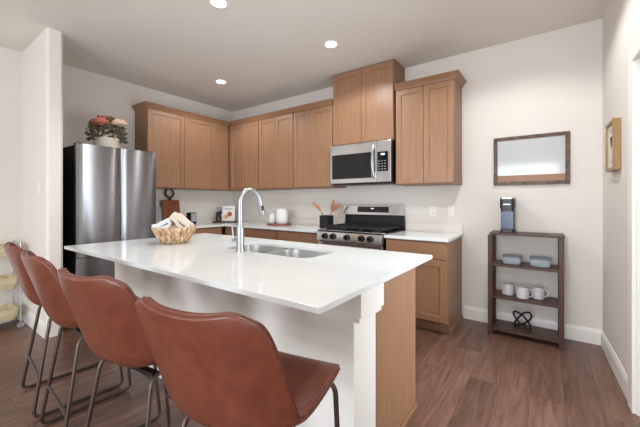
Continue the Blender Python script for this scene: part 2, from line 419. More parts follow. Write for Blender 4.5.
# ------------------------------------------------------------------ range
def make_range():
    x0, x1 = 2.374, 3.206; t = thing('gas_range', 'stainless steel gas range with black grates and five front knobs', 'stove', ((x0+x1)/2, -.33, 0))
    MB().box(x0+.004, x1-.004, -.62, -.01, .04, .90, .004).build('oven_body', 'black', t)
    for x in (x0+.06, x1-.06):
        for y in (-.56, -.06): MB().lathe([(.02, .001), (.02, .042)], (x, y, 0), 12).build('foot', 'black', t)
    MB().box(x0, x1, -.665, -.05, .898, .925, .006).build('cooktop', 'blackgl', t)
    # sloping control panel
    m = MB(); pr = [(-.62, .805), (-.678, .805), (-.668, .905), (-.65, .93), (-.60, .93), (-.60, .905)]
    m.rings([[(x0, y, z) for y, z in pr], [(x1, y, z) for y, z in pr]])
    m.build('control_panel', 'steel', t)
    for x in (2.49, 2.60, 2.785, 2.965, 3.07):
        k_ = MB(); k_.lathe([(.034, 0), (.034, .006), (.027, .008), (.025, .034), (.021, .038)], (0, 0, 0), 24, axis='y'); k_.box(-.004, .004, .036, .042, -.02, .02)
        k_.xf(Matrix.Translation((x, -.676, .862)) @ Matrix.Rotation(PI, 4, 'Z')); kn = k_.build('knob', 'case', t, 30)
        r_ = MB(); r_.lathe([(.029, -.001), (.029, .016), (.026, .016)], (0, 0, 0), 24, axis='y'); r_.xf(Matrix.Translation((x, -.676, .862)) @ Matrix.Rotation(PI, 4, 'Z')); r_.build('knob_skirt', 'chrome', kn)
    dr = MB(); dr.box(x0+.004, x1-.004, -.66, -.622, .235, .795, .006); od = dr.build('oven_door', 'steel', t)
    MB().box(x0+.12, x1-.12, -.664, -.655, .36, .66, .002).build('oven_window', 'blackgl', od)
    h = MB(); h.tube(path([(x0+.07, -.66, .745), (x0+.07, -.71, .745), (x1-.07, -.71, .745), (x1-.07, -.66, .745)], .02), .012, 12); h.build('handle', 'steel', od, 40)
    sd = MB(); sd.box(x0+.004, x1-.004, -.655, -.622, .06, .225, .006); sd.build('storage_drawer', 'steel', t)
    # back guard
    g = MB(); MB().box(x0+.014, x1-.002, -.05, -.012, .90, 1.09, .002).build('riser', 'black', t); pr = [(-.012, 1.091), (-.012, 1.222), (-.05, 1.222), (-.088, 1.205), (-.10, 1.095), (-.08, 1.091)]
    g.rings([[(x0+.012, y, z) for y, z in pr], [(x1-.0, y, z) for y, z in pr]]); bg_ = g.build('back_guard', 'steel', t)
    def on(y_off, xa, xb, za, zb, nm, mat, par):
        m = MB(); f = lambda z: -.088-(1.205-z)/.11*.012
        m.rings([[(xa, f(za)-y_off, za), (xb, f(za)-y_off, za), (xb, f(zb)-y_off, zb), (xa, f(zb)-y_off, zb)], [(xa, f(za)+.004, za), (xb, f(za)+.004, za), (xb, f(zb)+.004, zb), (xa, f(zb)+.004, zb)]]); return m.build(nm, mat, par)
    ds = on(.002, 2.60, 3.03, 1.125, 1.197, 'display', 'blackgl', bg_)
    on(.003, 2.79, 2.83, 1.166, 1.178, 'clock', 'clock', bg_)
    # burners and grates
    for x in (2.53, 2.79, 3.05):
        for y in (-.50, -.20):
            if x == 2.79 and y == -.20: continue
            b = MB(); b.lathe([(.055, .925), (.055, .932), (.04, .934), (.04, .945), (.036, .948)], (x, y if x != 2.79 else -.35, 0), 24); b.build('burner', 'iron', t, 40)
    for xa, xb in ((2.40, 2.66), (2.665, 2.915), (2.92, 3.18)):
        g = MB(); r = .0065
        for y in (-.615, -.12): g.box(xa, xb, y-r, y+r, .955, .972, .002)
        for x in (xa+r, (xa+xb)/2, xb-r): g.box(x-r, x+r, -.615, -.12, .955, .972, .002)
        for y in (-.50, -.365, -.20): g.box(xa, xb, y-r, y+r, .955, .972, .002)
        for x in (xa+r, xb-r):
            for y in (-.608, -.128): g.box(x-r, x+r, y-r, y+r, .925, .958)
        g.build('grate', 'iron', t)
make_range()

# ------------------------------------------------------------------ microwave
def make_micro():
    x0, x1, z0, z1 = 2.396, 3.196, 1.470, 1.944
    t = thing('microwave_oven', 'stainless over-the-range microwave with dark window above the stove', 'microwave', ((x0+x1)/2, -.2, z0))
    MB().box(x0, x1+.0, -.385, -.006, z0, z1, .003).build('housing', 'black', t)
    xd = x1-.205
    d = MB(); d.box(x0, xd+.03, -.425, -.387, z0+.008, z1, .004); dr = d.build('door', 'steel', t)
    MB().box(x0+.03, xd-.03, -.428, -.42, z0+.062, z1-.118, .002).build('door_window', 'blackgl', dr)
    h = MB(); pts = [Vector((xd+.0, -.425-.045*math.sin(PI*i/12)**.7, z0+.06+(z1-z0-.11)*i/12)) for i in range(13)]
    h.tube(pts, .014, 10); h.build('handle', 'chrome', dr, 60)
    p = MB(); p.box(xd+.032, x1, -.425, -.387, z0+.008, z1, .004); cp = p.build('control_panel', 'steel', t)
    MB().box(xd+.045, x1-.03, -.428, -.42, z0+.13, z1-.125, .002).build('keypad', 'blackgl', cp)
    q = MB(); q.box(xd+.09, x1-.07, -.4295, -.427, z1-.165, z1-.145); q.build('clock', 'clock', cp)
    for i in range(4):
        for j in range(3): MB().box(xd+.058+j*.036, xd+.078+j*.036, -.4295, -.427, z0+.15+i*.03, z0+.158+i*.03).build('key_mark', 'greyp', cp)
    v = MB()
    for i in range(3): v.box(x0+.03+i*.25, x0+.25+i*.25, -.36, -.1, z0-.008, z0+.002)
    v.build('bottom_grille', 'black', t)
make_micro()

# ------------------------------------------------------------------ fridge
def make_fridge():
    y0, y1, xf = -2.565, -1.775, .82; top = 1.84
    t = thing('refrigerator', 'tall stainless French-door refrigerator beside the stub wall', 'refrigerator', (.42, (y0+y1)/2, 0))
    MB().box(.03, xf-.055, y0+.004, y1-.004, .03, top-.01, .004).build('case', 'case', t)
    for x in (.1, .7):
        for y in (y0+.06, y1-.06): MB().lathe([(.025, .001), (.025, .035)], (x, y, 0), 12).build('foot', 'black', t)
    MB().box(.7, xf-.03, y0+.01, y0+.09, top-.01, top+.012, .003).build('hinge_cover', 'black', t)
    MB().box(.7, xf-.03, y1-.09, y1-.01, top-.01, top+.012, .003).build('hinge_cover', 'black', t)
    def panel(ya, yb, za, zb, nm):
        m = MB(); n = 12
        lo = []
        for i in range(n+1):
            s_ = i/n; lo.append((xf-.012+.012*math.sin(PI*s_)**.5, ya+(yb-ya)*s_))
        poly = [(xf-.05, ya)]+lo+[(xf-.05, yb)]
        m.prism(poly, za, zb); return m.build(nm, 'fridge', t, 30)
    ym = -2.162
    panel(y0, ym-.003, .70, top, 'door'); panel(ym+.003, y1, .70, top, 'door')
    panel(y0, y1, .39, .692, 'drawer'); panel(y0, y1, .06, .382, 'drawer')
make_fridge()

# ------------------------------------------------------------------ island
IX0, IX1, IY0, IY1 = 1.535, 3.988, -2.859, -1.606
def make_island():
    t = thing('kitchen_island', 'kitchen island base with white seating side and maple end panel', 'kitchen island', (2.77, -2.1, 0))
    MB().box(1.60, 3.93, -2.53, -2.32, .001, .884, .004).build('knee_wall', 'white', t)
    b = MB(); b.box(1.60, 3.915, -2.318, -1.80, .105, .70, .002); b.box(1.60, 3.915, -2.318, -2.225, .70, .882); b.box(1.60, 2.45, -2.225, -1.80, .70, .882); b.box(3.47, 3.915, -2.225, -1.80, .70, .882); b.build('cabinet_body', 'woodin', t)
    MB().box(1.60, 3.91, -2.318, -1.86, .001, .104).build('toe_kick', 'woodin', t)
    MB().box(3.9155, 3.932, -2.318, -1.77, .001, .884, .002).build('end_panel', 'wood', t)
    MB().box(3.9325, 3.944, -2.318, -1.765, .001, .022, .003).build('shoe_moulding', 'wood', t)
    k_ = MB(); k_.box(3.926, 3.968, -2.536, -2.312, .775, .883, .003); k_.box(3.926, 3.958, -2.533, -2.318, .752, .776, .003); k_.build('corbel_block', 'white', t)
    w_ = (3.90-1.61)/4
    for i in range(4):
        u0, u1 = 1.61+i*w_, 1.61+(i+1)*w_-.004
        m = shaker('B', -u1, -u0, .118, .70, 0); m.xf(Matrix.Translation((0, -1.799, 0)) @ Matrix.Rotation(PI, 4, 'Z')); m.build('door', 'wood', t)
        m = shaker('B', -u1, -u0, .712, .868, 0, flat=True); m.xf(Matrix.Translation((0, -1.799, 0)) @ Matrix.Rotation(PI, 4, 'Z')); m.build('drawer_front', 'wood', t)
make_island()
SX0, SX1, SY0, SY1 = 2.53, 3.41, -2.195, -1.815
def make_top():
    b = bmesh.new(); z1 = .914; z0 = .892
    out = rrect((IX0+IX1)/2, (IY0+IY1)/2, (IX1-IX0)/2, (IY1-IY0)/2, .008, 3)
    inn = rrect((SX0+SX1)/2, (SY0+SY1)/2, (SX1-SX0)/2, (SY1-SY0)/2, .09, 8)
    es = []
    for L in (out, inn):
        vs = [b.verts.new((x, y, z1)) for x, y in L]
        for i in range(len(vs)): es.append(b.edges.new((vs[i], vs[(i+1) % len(vs)])))
    r = bmesh.ops.triangle_fill(b, edges=es, use_beauty=True)
    fs = b.faces[:]
    e = bmesh.ops.extrude_face_region(b, geom=fs)
    bmesh.ops.translate(b, vec=(0, 0, z0-z1), verts=[v for v in e['geom'] if isinstance(v, bmesh.types.BMVert)])
    m = MB(); m.merge(b); o = m.build('island_countertop', 'quartz')
    bv = o.modifiers.new('bevel', 'BEVEL'); bv.width = .0025; bv.segments = 2; bv.limit_method = 'ANGLE'; bv.angle_limit = 1.0
    tag(o, 'large white quartz island countertop with undermount sink cut-out', 'countertop')
make_top()
def make_sink():
    t = thing('kitchen_sink', 'stainless double-bowl sink set into the island countertop', 'sink', (2.96, -1.99, .70))
    xm = 2.95
    for (a, b_) in ((SX0-.004, xm-.012), (xm+.012, SX1+.004)):
        cx, hx = (a+b_)/2, (b_-a)/2; cy, hy = (SY0+SY1)/2, (SY1-SY0)/2+.004
        L = []
        for ins, z, r in ((0, .890, .09), (.004, .80, .09), (.008, .735, .085), (.03, .712, .07), (.12, .706, .04)):
            L.append([(x, y, z) for x, y in rrect(cx, cy, hx-ins, hy-ins, min(r, hx-ins-.002), 8)])
        m = MB(); m.rings(L, cap0=False); o = m.build('bowl', 'sinksteel', t, 50)
        sd = o.modifiers.new('wall', 'SOLIDIFY'); sd.thickness = .002; sd.offset = 1
        MB().lathe([(.045, .7065), (.045, .709), (.035, .7085), (.03, .707)], (cx, cy, 0), 24).build('drain', 'chrome', o, 40)
    MB().box(xm-.012, xm+.012, SY0-.004, SY1+.004, .76, .889, .006).build('divider', 'sinksteel', t)
make_sink()
def make_faucet():
    x, y, z = 2.865, -2.24, .9145
    t = thing('kitchen_faucet', 'brushed nickel gooseneck faucet standing beside the island sink', 'faucet', (x, y, z))
    MB().lathe([(.031, 0), (.031, .008), (.027, .014), (.025, .17), (.022, .178)], (x, y, z), 28).build('base', 'chrome', t, 40)
    pts = [(x, y, z+.175), (x, y, z+.34)]
    R = .09
    for i in range(1, 15):
        a = PI*i/16*1.02; pts.append((x, y+R-R*math.cos(a), z+.34+R*math.sin(a)))
    MB().tube(pts, .0155, 14).build('spout', 'chrome', t, 60)
    e = Vector(pts[-1]); dr = (Vector(pts[-1])-Vector(pts[-2])).normalized()
    dr = (dr+Vector((0, 0, -.6))).normalized()
    h = MB(); h.tube([e-dr*.01, e+dr*.02, e+dr*.06, e+dr*.11, e+dr*.125], [.0165, .019, .022, .025, .023], 18)
    hd = h.build('spray_head', 'chrome', t, 50)
    b = MB(); q = e+dr*.075+Vector((.0205, -.006, 0)); b.box(q.x-.004, q.x+.006, q.y-.008, q.y+.008, q.z-.02, q.z+.02, .003); b.build('spray_button', 'black', hd)
    s = MB(); s.tube([(x-.02, y, z+.075), (x-.075, y, z+.075)], .013, 14); s.tube([(x-.066, y, z+.07), (x-.07, y, z+.10), (x-.075, y-.01, z+.185)], [.012, .008, .007], 12)
    s.build('lever_handle', 'chrome', t, 50)
make_faucet()

# ------------------------------------------------------------------ bar stools
def make_stool():
    t = thing('bar_stool', '', 'bar stool', (0, 0, 0), 0, 'bar stools along the island')
    # profile of the shell (y forward, z up) from the front lip to the top of the back
    P = [(.245, .612), (.238, .638), (.21, .655), (.14, .652), (.06, .638), (-.02, .622), (-.09, .612), (-.150, .616), (-.192, .648), (-.216, .705), (-.236, .775), (-.256, .842), (-.276, .903), (-.293, .955), (-.305, .990)]
    hw = [.185, .212, .228, .236, .240, .241, .240, .238, .236, .235, .234, .232, .228, .216, .182]
    rise = [.0, .0, .006, .018, .032, .048, .064, .078, .084, .08, .07, .06, .052, .046, .044]   # how far the sides wrap inward
    n = len(P); U = 14
    m = MB(); G = []
    for i in range(n):
        a = P[max(i-1, 0)]; b = P[min(i+1, n-1)]
        ty, tz = b[0]-a[0], b[1]-a[1]; L = math.hypot(ty, tz); ny, nz = tz/L, -ty/L    # normal
        if i <= 8 and nz < 0: ny, nz = -ny, -nz
        if i > 8 and ny < 0: ny, nz = -ny, -nz
        row = []
        for j in range(U+1):
            u = -1+2*j/U
            u2 = math.copysign(abs(u)**.9, u); k_ = abs(u)**2.4*rise[i]
            zz = P[i][1]+nz*k_
            if i >= n-3: zz += .014*(abs(u)**2)*(1 if i == n-1 else .5) - (.03*max(0, abs(u)-.8)/.2 if i == n-1 else 0)
            row.append(m.bm.verts.new((hw[i]*u2, P[i][0]+ny*k_, zz)))
        G.append(row)
    for A, B in zip(G, G[1:]):
        for j in range(U): m.bm.faces.new((A[j], A[j+1], B[j+1], B[j]))
    rim = [v.co.copy() for v in G[0]]+[r[-1].co.copy() for r in G[1:-1]]+[v.co.copy() for v in reversed(G[-1])]+[r[0].co.copy() for r in reversed(G[1:-1])]
    sh = m.build('seat_shell', 'leather', t, 180, world=False, recalc=True)
    # make the solidify grow outward/downward
    sd = sh.modifiers.new('thick', 'SOLIDIFY'); sd.thickness = .03; sd.offset = 0
    bv = sh.modifiers.new('bevel', 'BEVEL'); bv.width = .012; bv.segments = 3; bv.limit_method = 'ANGLE'; bv.angle_limit = 1.0
    ss = sh.modifiers.new('sub', 'SUBSURF'); ss.levels = 2; ss.render_levels = 2
    # stitched seams: round the rim and low across the outside of the back
    s = MB(); s.tube(rim, .0045, 6, closed=True); sm = s.build('rim_seam', 'welt', sh, 60, world=False)
    sm.modifiers.new('sub', 'SUBSURF').levels = 1
    # sled legs
    for sx in (-1, 1):
        xa, xb, xc = sx*.17, sx*.222, sx*.214
        pts = path([(xa*.55, .19, .612), (xc, .195, .610), (xb, .245, .011), (xb, -.215, .011), (xa, -.125, .580), (xa, .02, .600)], .045)
        lg = MB(); lg.tube(pts, .0095, 10); o = lg.build('sled_leg', 'bronze', t, 60, world=False)
        for y in (.17, -.15): MB().box(xb-.009, xb+.009, y-.02, y+.02, .0005, .006, .002).build('floor_glide', 'black', o, world=False)
    MB().tube([(-.201, -.183, .225), (.201, -.183, .225)], .008, 10).build('rear_stretcher', 'bronze', t, 60, world=False)
    MB().tube([(-.201, .213, .225), (.201, .213, .225)], .008, 10).build('foot_rest', 'bronze', t, 60, world=False)
    u_ = MB(); u_.box(-.16, .16, .0, .035, .592, .606, .002); u_.box(-.16, .16, -.115, -.085, .574, .588, .002); u_.build('seat_bracket', 'black', t, world=False)
    return t
def copy_tree(o, parent=None):
    c = o.copy(); C.objects.link(c)
    if parent is not None: c.parent = parent
    for ch in list(o.children): copy_tree(ch, c)
    return c
st0 = make_stool()
for i, (x, y, a, lb) in enumerate([
    (1.985, -2.95, -5, 'cognac leather bar stool farthest from the camera, nearest the wicker cart'),
    (2.525, -2.975, -4, 'cognac leather bar stool second from the wicker cart'),
    (3.165, -2.985, 8, 'cognac leather bar stool third from the wicker cart, between two others'),
    (3.80, -2.975, 11, 'cognac leather bar stool closest to the camera, at the maple end of the island')]):
    o = st0 if i == 0 else copy_tree(st0)
    o.location = (x, y, 0); o.rotation_euler = (0, 0, math.radians(a)); o['label'] = lb

# ------------------------------------------------------------------ shelf rack and what stands on it
SHX0, SHX1, SHY0, SHY1 = 4.130, 4.708, -.315, -.030
def make_rack():
    t = thing('shelf_rack', 'dark walnut open shelf rack with four levels against the wall', 'shelf', (4.43, -.17, 0))
    for x in (SHX0, SHX1-.038):
        for y in (SHY0, SHY1-.03): MB().box(x, x+.038, y, y+.03, .001, .945, .002).build('post', 'walnutv', t)
    MB().box(SHX0+.012, SHX1+.005, SHY0+.01, SHY1-.004, .9455, .967, .002).build('shelf_board', 'walnut', t)
    for z in (.650, .345, .045): MB().box(SHX0+.008, SHX1-.008, SHY0+.012, SHY1-.004, z, z+.022, .002).build('shelf_board', 'walnut', t)
make_rack()
def make_coffee():
    z = .9675; t = thing('coffee_maker', 'slim black single-cup coffee maker on top of the shelf rack', 'coffee maker', (4.283, -.17, z))
    MB().prism(rrect(4.283, -.155, .058, .10, .02, 5), z, z+.028, bev=.003).build('drip_base', 'black', t)
    MB().prism(rrect(4.283, -.15, .054, .09, .02, 5), z+.028, z+.225).build('body', 'black', t)
    MB().box(4.233, 4.333, -.2435, -.239, z+.035, z+.20, .001).build('front_panel', 'bluegl', t)
    MB().prism(rrect(4.283, -.158, .06, .105, .025, 6), z+.225, z+.318, bev=.004).build('brew_head', 'black', t)
    MB().prism(rrect(4.283, -.155, .058, .10, .025, 6), z+.318, z+.332, bev=.003).build('lid', 'silver', t)
    b = MB(); b.box(4.255, 4.311, -.2645, -.262, z+.262, z+.270); b.build('badge', 'silver', t)
make_coffee()
def make_tin(x, lb, w_):
    z = .6725; t = thing('food_container', lb, 'food container', (x, -.17, z), 0, 'glass food containers on the shelf rack')
    MB().rings([[(a, b, zz) for a, b in rrect(x, -.18, w_/2-i, .07-i, .02, 5)] for i, zz in ((.012, z), (.004, z+.01), (0, z+.062))]).build('dish', 'glass', t, 40)
    MB().rings([[(a, b, zz) for a, b in rrect(x, -.18, w_/2+i, .07+i, .02, 5)] for i, zz in ((.004, z+.0625), (.005, z+.074), (0, z+.077))]).build('lid', 'lid', t, 40)
make_tin(4.318, 'glass food container with grey lid, left of the pair on the upper shelf', .15)
make_tin(4.538, 'glass food container with grey lid, right of the pair on the upper shelf', .155)
def make_mug(x, y, rz, lb):
    z = .3675; t = thing('mug', lb, 'mug', (x, y, z), rz, 'mugs on the shelf rack')
    m = MB(); m.lathe([(.036, 0), (.049, .004), (.050, .05), (.046, .102), (.043, .102), (.046, .05), (.042, .01), (.006, .008)], (0, 0, 0), 28); m.build('cup', 'mug', t, 50, world=False)
    h = MB(); h.tube([(.046, 0, .084), (.062, 0, .088), (.076, 0, .078), (.080, 0, .055), (.074, 0, .033), (.062, 0, .022), (.048, 0, .022)], .0055, 8); h.build('handle', 'mug', t, 60, world=False)
make_mug(4.285, -.165, .3, 'pale grey mug at the left end of the three on the shelf rack')
make_mug(4.405, -.225, .1, 'pale grey mug in the middle of the three, nearest the shelf edge')
make_mug(4.52, -.155, .1, 'pale grey mug at the right end of the three on the shelf rack')
def make_knot():
    t = thing('knot_ornament', 'black ornament of two crossed loops on the bottom shelf of the rack', 'ornament', (4.40, -.17, .0675))
    for sg in (-1, 1):
        pts = []
        for i in range(40):
            a = 2*PI*i/40; u, v = .094*math.cos(a), .034*math.sin(a)*(1+.25*math.cos(a)*sg)
            c_, s_ = math.cos(.82), math.sin(.82)*sg
            pts.append((u*c_-v*s_, sg*.010+.016*math.sin(2*a), u*s_+v*c_))
        m = MB(); m.tube(pts, .0085, 8, closed=True); zm = min(v.co.z for v in m.bm.verts)
        m.xf(Matrix.Translation((0, 0, -zm+.0004))); m.build('loop', 'iron', t, 60, world=False)
make_knot()

# ------------------------------------------------------------------ on the walls
def make_board():
    x0, x1, z0, z1 = 4.144, 4.760, 1.424, 1.906; f = .034
    t = thing('wall_board', 'framed grey-white board with mottled dark frame hanging above the shelf rack', 'framed board', ((x0+x1)/2, -.001, z0))
    m = MB()
    m.box(x0, x1, -.026, -.002, z0, z0+f, .003); m.box(x0, x1, -.026, -.002, z1-f, z1, .003); m.box(x0, x0+f, -.026, -.002, z0+f, z1-f, .003); m.box(x1-f, x1, -.026, -.002, z0+f, z1-f, .003)
    m.build('frame', 'frame', t)
    MB().box(x0+f, x1-f, -.017, -.004, z0+f+.062, z1-f).build('glass_panel', 'board', t)
    MB().box(x0+f, x1-f, -.020, -.004, z0+f, z0+f+.062).build('lower_band', 'copper', t)
make_board()
def make_pic():
    # hangs on the slightly skewed right wall: built flat, then turned
    yc, zc, w_, h_ = -.565, 1.665, .27, .36
    t = thing('framed_picture', 'small light oak framed picture of a drink glass on the right wall', 'picture', (rwx(yc)-.002, yc, zc), math.atan(KT))
    m = MB(); f = .022
    for a, b, c_, d in ((-w_/2, w_/2, -h_/2, -h_/2+f), (-w_/2, w_/2, h_/2-f, h_/2), (-w_/2, -w_/2+f, -h_/2+f, h_/2-f), (w_/2-f, w_/2, -h_/2+f, h_/2-f)): m.box(-.042, 0, a, b, c_, d, .002)
    m.build('frame', 'gold', t, world=False)
    MB().box(-.028, -.004, -w_/2+f, w_/2-f, -h_/2+f, h_/2-f).build('print', 'paper', t, world=False)
    g = MB(); g.prism([(-.05, .06), (.05, .06), (.008, -.02), (-.008, -.02)], 0, .001, Matrix.Translation((-.0285, 0, .01)) @ Matrix(((0, 0, -1, 0), (1, 0, 0, 0), (0, 1, 0, 0), (0, 0, 0, 1)))); g.build('dark_shape', 'darkp', t, world=False)
    g = MB(); g.box(-.0295, -.0285, -.01, .01, -.10, -.01); g.box(-.0295, -.0285, -.045, .045, -.12, -.10); g.build('pale_stem', 'bluep', t, world=False)
    g = MB(); g.box(-.0295, -.0285, -.06, .06, .118, .128); g.box(-.0295, -.0285, -.05, .05, .098, .106); g.build('caption_lines', 'greyp', t, world=False)
make_pic()
def plate(name, x, z, lb, kind):
    t = thing(name, lb, 'wall plate', (x, -.001, z), 0)
    MB().box(x-.036, x+.036, -.008, -.001, z-.058, z+.058, .003).build('cover_plate', 'plate', t)
    if kind == 'o':
        for dz in (-.022, .022):
            s = MB(); s.box(x-.017, x+.017, -.0095, -.007, z+dz-.016, z+dz+.016, .002); so = s.build('socket', 'plate', t)
            q = MB()
            for dx in (-.006, .006): q.box(x+dx-.0015, x+dx+.0015, -.0102, -.009, z+dz-.006, z+dz+.008)
            q.build('slots', 'slot', so)
    else:
        MB().box(x-.018, x+.018, -.012, -.007, z-.034, z+.034, .003).build('rocker', 'plate', t)
plate('power_outlet', 3.528, 1.150, 'white double power outlet above the short countertop, nearer the stove', 'o')
plate('light_switch', 3.732, 1.152, 'white rocker light switch on the wall right of the power outlet', 's')
t = thing('light_switch', 'faint white switch plate on the bright face of the stub wall', 'wall plate', (.644, WY0-.001, 1.385))
MB().box(.608, .68, WY0-.008, WY0-.001, 1.327, 1.443, .003).build('cover_plate', 'plate', t)
MB().box(.626, .662, WY0-.012, WY0-.007, 1.351, 1.419, .003).build('rocker', 'plate', t)

# ------------------------------------------------------------------ recessed lights
for (x, y, lb) in ((2.80, -1.01, 'lit recessed ceiling light closest to the tall microwave cabinet'),
                   (1.045, -1.03, 'lit recessed ceiling light nearest the wall corner, over the corner cabinets'),
                   (2.44, -2.10, 'lit recessed ceiling light cut by the top edge of the photo')
                   ) + tuple((a, b, '') for a, b in ((4.35, -1.02), (4.4, -2.2), (3.4, -4.3), (3.4, -5.8))):  # those with an empty label are unseen extras added for more light
    if not lb: lb = 'lit recessed ceiling light outside the photographed view'
    t = thing('recessed_light', lb, 'ceiling light', (x, y, H), 0, 'recessed ceiling lights')
    MB().lathe([(.058, H-.0005), (.060, H-.006), (.076, H-.005), (.082, H-.0005)], (x, y, 0), 32).build('trim_ring', 'lampring', t, 40)
    MB().lathe([(.0575, H-.0045), (.0575, H-.0065)], (x, y, 0), 32).build('lens', 'lamp', t)
    d = bpy.data.lights.new('lamp', 'SPOT'); d.energy = 46; d.spot_size = 2.6; d.spot_blend = .4; d.shadow_soft_size = .05; d.color = (.985, 1, .985)
    l = bpy.data.objects.new('lamp', d); C.objects.link(l); l.parent = t; l.location = (0, 0, -.02)

# ------------------------------------------------------------------ flowers on the fridge
def make_flowers():
    x, y, z = .42, -2.15, 1.8405
    t = thing('flower_arrangement', 'salmon and peach roses in a round cream pot on top of the fridge', 'flower arrangement', (x, y, z))
    p = MB(); p.lathe([(.105, 0), (.118, .004), (.13, .08), (.133, .15), (.122, .15), (.118, .10), (.02, .09)], (x, y, z), 72, .012, 24); p.build('pot', 'cream', t, 60)
    rnd = random.Random(3)
    lf = MB()
    for i in range(420):
        a = rnd.uniform(0, 2*PI); el = rnd.uniform(-.35, 1.25); R = rnd.uniform(.10, .19)
        c_ = Vector((x+R*math.cos(a)*math.cos(el), y+R*1.05*math.sin(a)*math.cos(el), z+.19+.21*math.sin(el)))
        d = (c_-Vector((x, y, z+.12))).normalized(); d = (d+Vector((rnd.uniform(-.6, .6), rnd.uniform(-.6, .6), rnd.uniform(-.6, .5)))).normalized()
        s = d.cross(Vector((rnd.uniform(-1, 1), rnd.uniform(-1, 1), rnd.uniform(-1, 1)))).normalized(); L = rnd.uniform(.035, .07); w_ = L*.34
        n_ = s.cross(d)*.006
        v = [lf.bm.verts.new(q) for q in (c_-d*L*.5, c_+s*w_+n_, c_+d*L*.55, c_-s*w_+n_)]; lf.bm.faces.new(v)
    lf.build('leaves', 'leaf', t)['kind'] = 'stuff'
    fl = MB()
    for i in range(130):
        a = rnd.uniform(0, 2*PI); el = rnd.uniform(-.1, 1.3); R = rnd.uniform(.14, .20)
        c_ = Vector((x+R*math.cos(a)*math.cos(el), y+R*1.08*math.sin(a)*math.cos(el), z+.19+.22*math.sin(el)))
        b = bmesh.new(); bmesh.ops.create_icosphere(b, subdivisions=1, radius=rnd.uniform(.007, .015)); fl.merge(b, Matrix.Translation(c_))
    fl.build('russet_filler', 'berry', t)['kind'] = 'stuff'
    def rose(c_, r, mat):
        m = MB(); c_ = Vector(c_)
        for ring, (cnt, tilt, sc) in enumerate(((3, .25, .55), (5, .6, .8), (7, 1.0, 1.0), (8, 1.35, 1.05))):
            for i in range(cnt):
                a = 2*PI*i/cnt+ring*.5
                b = bmesh.new(); bmesh.ops.create_uvsphere(b, u_segments=10, v_segments=6, radius=1)
                mt = Matrix.Translation(c_) @ Matrix.Rotation(a, 4, 'Z') @ Matrix.Rotation(tilt, 4, 'Y') @ Matrix.Translation((0, 0, r*.55*sc)) @ Matrix.Diagonal((r*.10, r*.42, r*.5, 1))
                m.merge(b, mt)
        m.build('rose', mat, t, 60)
    rose((x+.11, y-.10, z+.29), .085, 'pink'); rose((x+.05, y-.05, z+.35), .065, 'pink'); rose((x+.13, y+.08, z+.30), .095, 'peach'); rose((x-.05, y-.10, z+.3), .06, 'pink'); rose((x-.05, y+.07, z+.31), .06, 'peach')
make_flowers()

# ------------------------------------------------------------------ bowl of towels on the island
BX, BY, BZ = 2.05, -2.25, .9145
m = MB(); m.lathe([(.085, 0), (.10, .004), (.13, .045), (.155, .09), (.172, .132), (.163, .134), (.142, .085), (.11, .04), (.02, .022)], (BX, BY, BZ), 96, .035, 18)
tag(m.build('wooden_bowl', 'bowl', None, 60), 'fluted pale wooden bowl holding towels on the island', 'bowl')
def folded(c_, L, w_, h_, rot, mat, lb, n=3):
    # a cloth folded on itself n times: one serpentine sheet swept along its width
    m = MB(); th = h_/n; pts = []
    for k_ in range(n):
        z = -h_/2+th*(k_+.5); a, b = (-L/2, L/2) if k_ % 2 == 0 else (L/2, -L/2)
        pts += [(a+(b-a)*q, z+.004*math.sin(q*5+k_)) for q in (.0, .15, .4, .6, .85, 1.0)]
        if k_ < n-1:
            sg = 1 if b > 0 else -1
            pts += [(b+sg*th*.5*math.sin(q), z+th*.5-th*.5*math.cos(q)) for q in (.7, PI/2, PI-.7)]
    r = th*.40; up = []; dn = []
    for i, p in enumerate(pts):
        a = Vector(pts[max(i-1, 0)]); b = Vector(pts[min(i+1, len(pts)-1)]); d = (b-a).normalized()
        nn = Vector((-d.y, d.x))*r; up.append(Vector(p)+nn); dn.append(Vector(p)-nn)
    poly = up+dn[::-1]; N = len(poly); k_ = len(up)
    R_ = [[m.bm.verts.new((p.x, y*w_*.5, p.y+.006*math.sin(6*p.x/L+3*y))) for p in poly] for y in (-1, -.5, 0, .5, 1)]
    for A, B in zip(R_, R_[1:]):
        for j in range(N): m.bm.faces.new((A[j], A[(j+1) % N], B[(j+1) % N], B[j]))
    for Q in (R_[0], R_[-1]):
        for i in range(k_-1): m.bm.faces.new((Q[i], Q[i+1], Q[N-2-i], Q[N-1-i]))
    m.xf(Matrix.Translation(c_) @ rot)
    tag(m.build('folded_towel', mat, None, 50), lb, 'towel', 'folded towels in the wooden bowl')
EU = lambda x, y, z: Matrix.Rotation(z, 4, 'Z') @ Matrix.Rotation(y, 4, 'Y') @ Matrix.Rotation(x, 4, 'X')
folded((1.975, -2.305, 1.068), .13, .13, .065, EU(.15, -.35, .62), 'towelw', 'white folded towel at the left in the wooden bowl', 2)
folded((2.092, -2.218, 1.098), .145, .14, .075, EU(-.1, .70, .62), 'towelb', 'cream folded towel standing tilted at the right in the wooden bowl', 2)

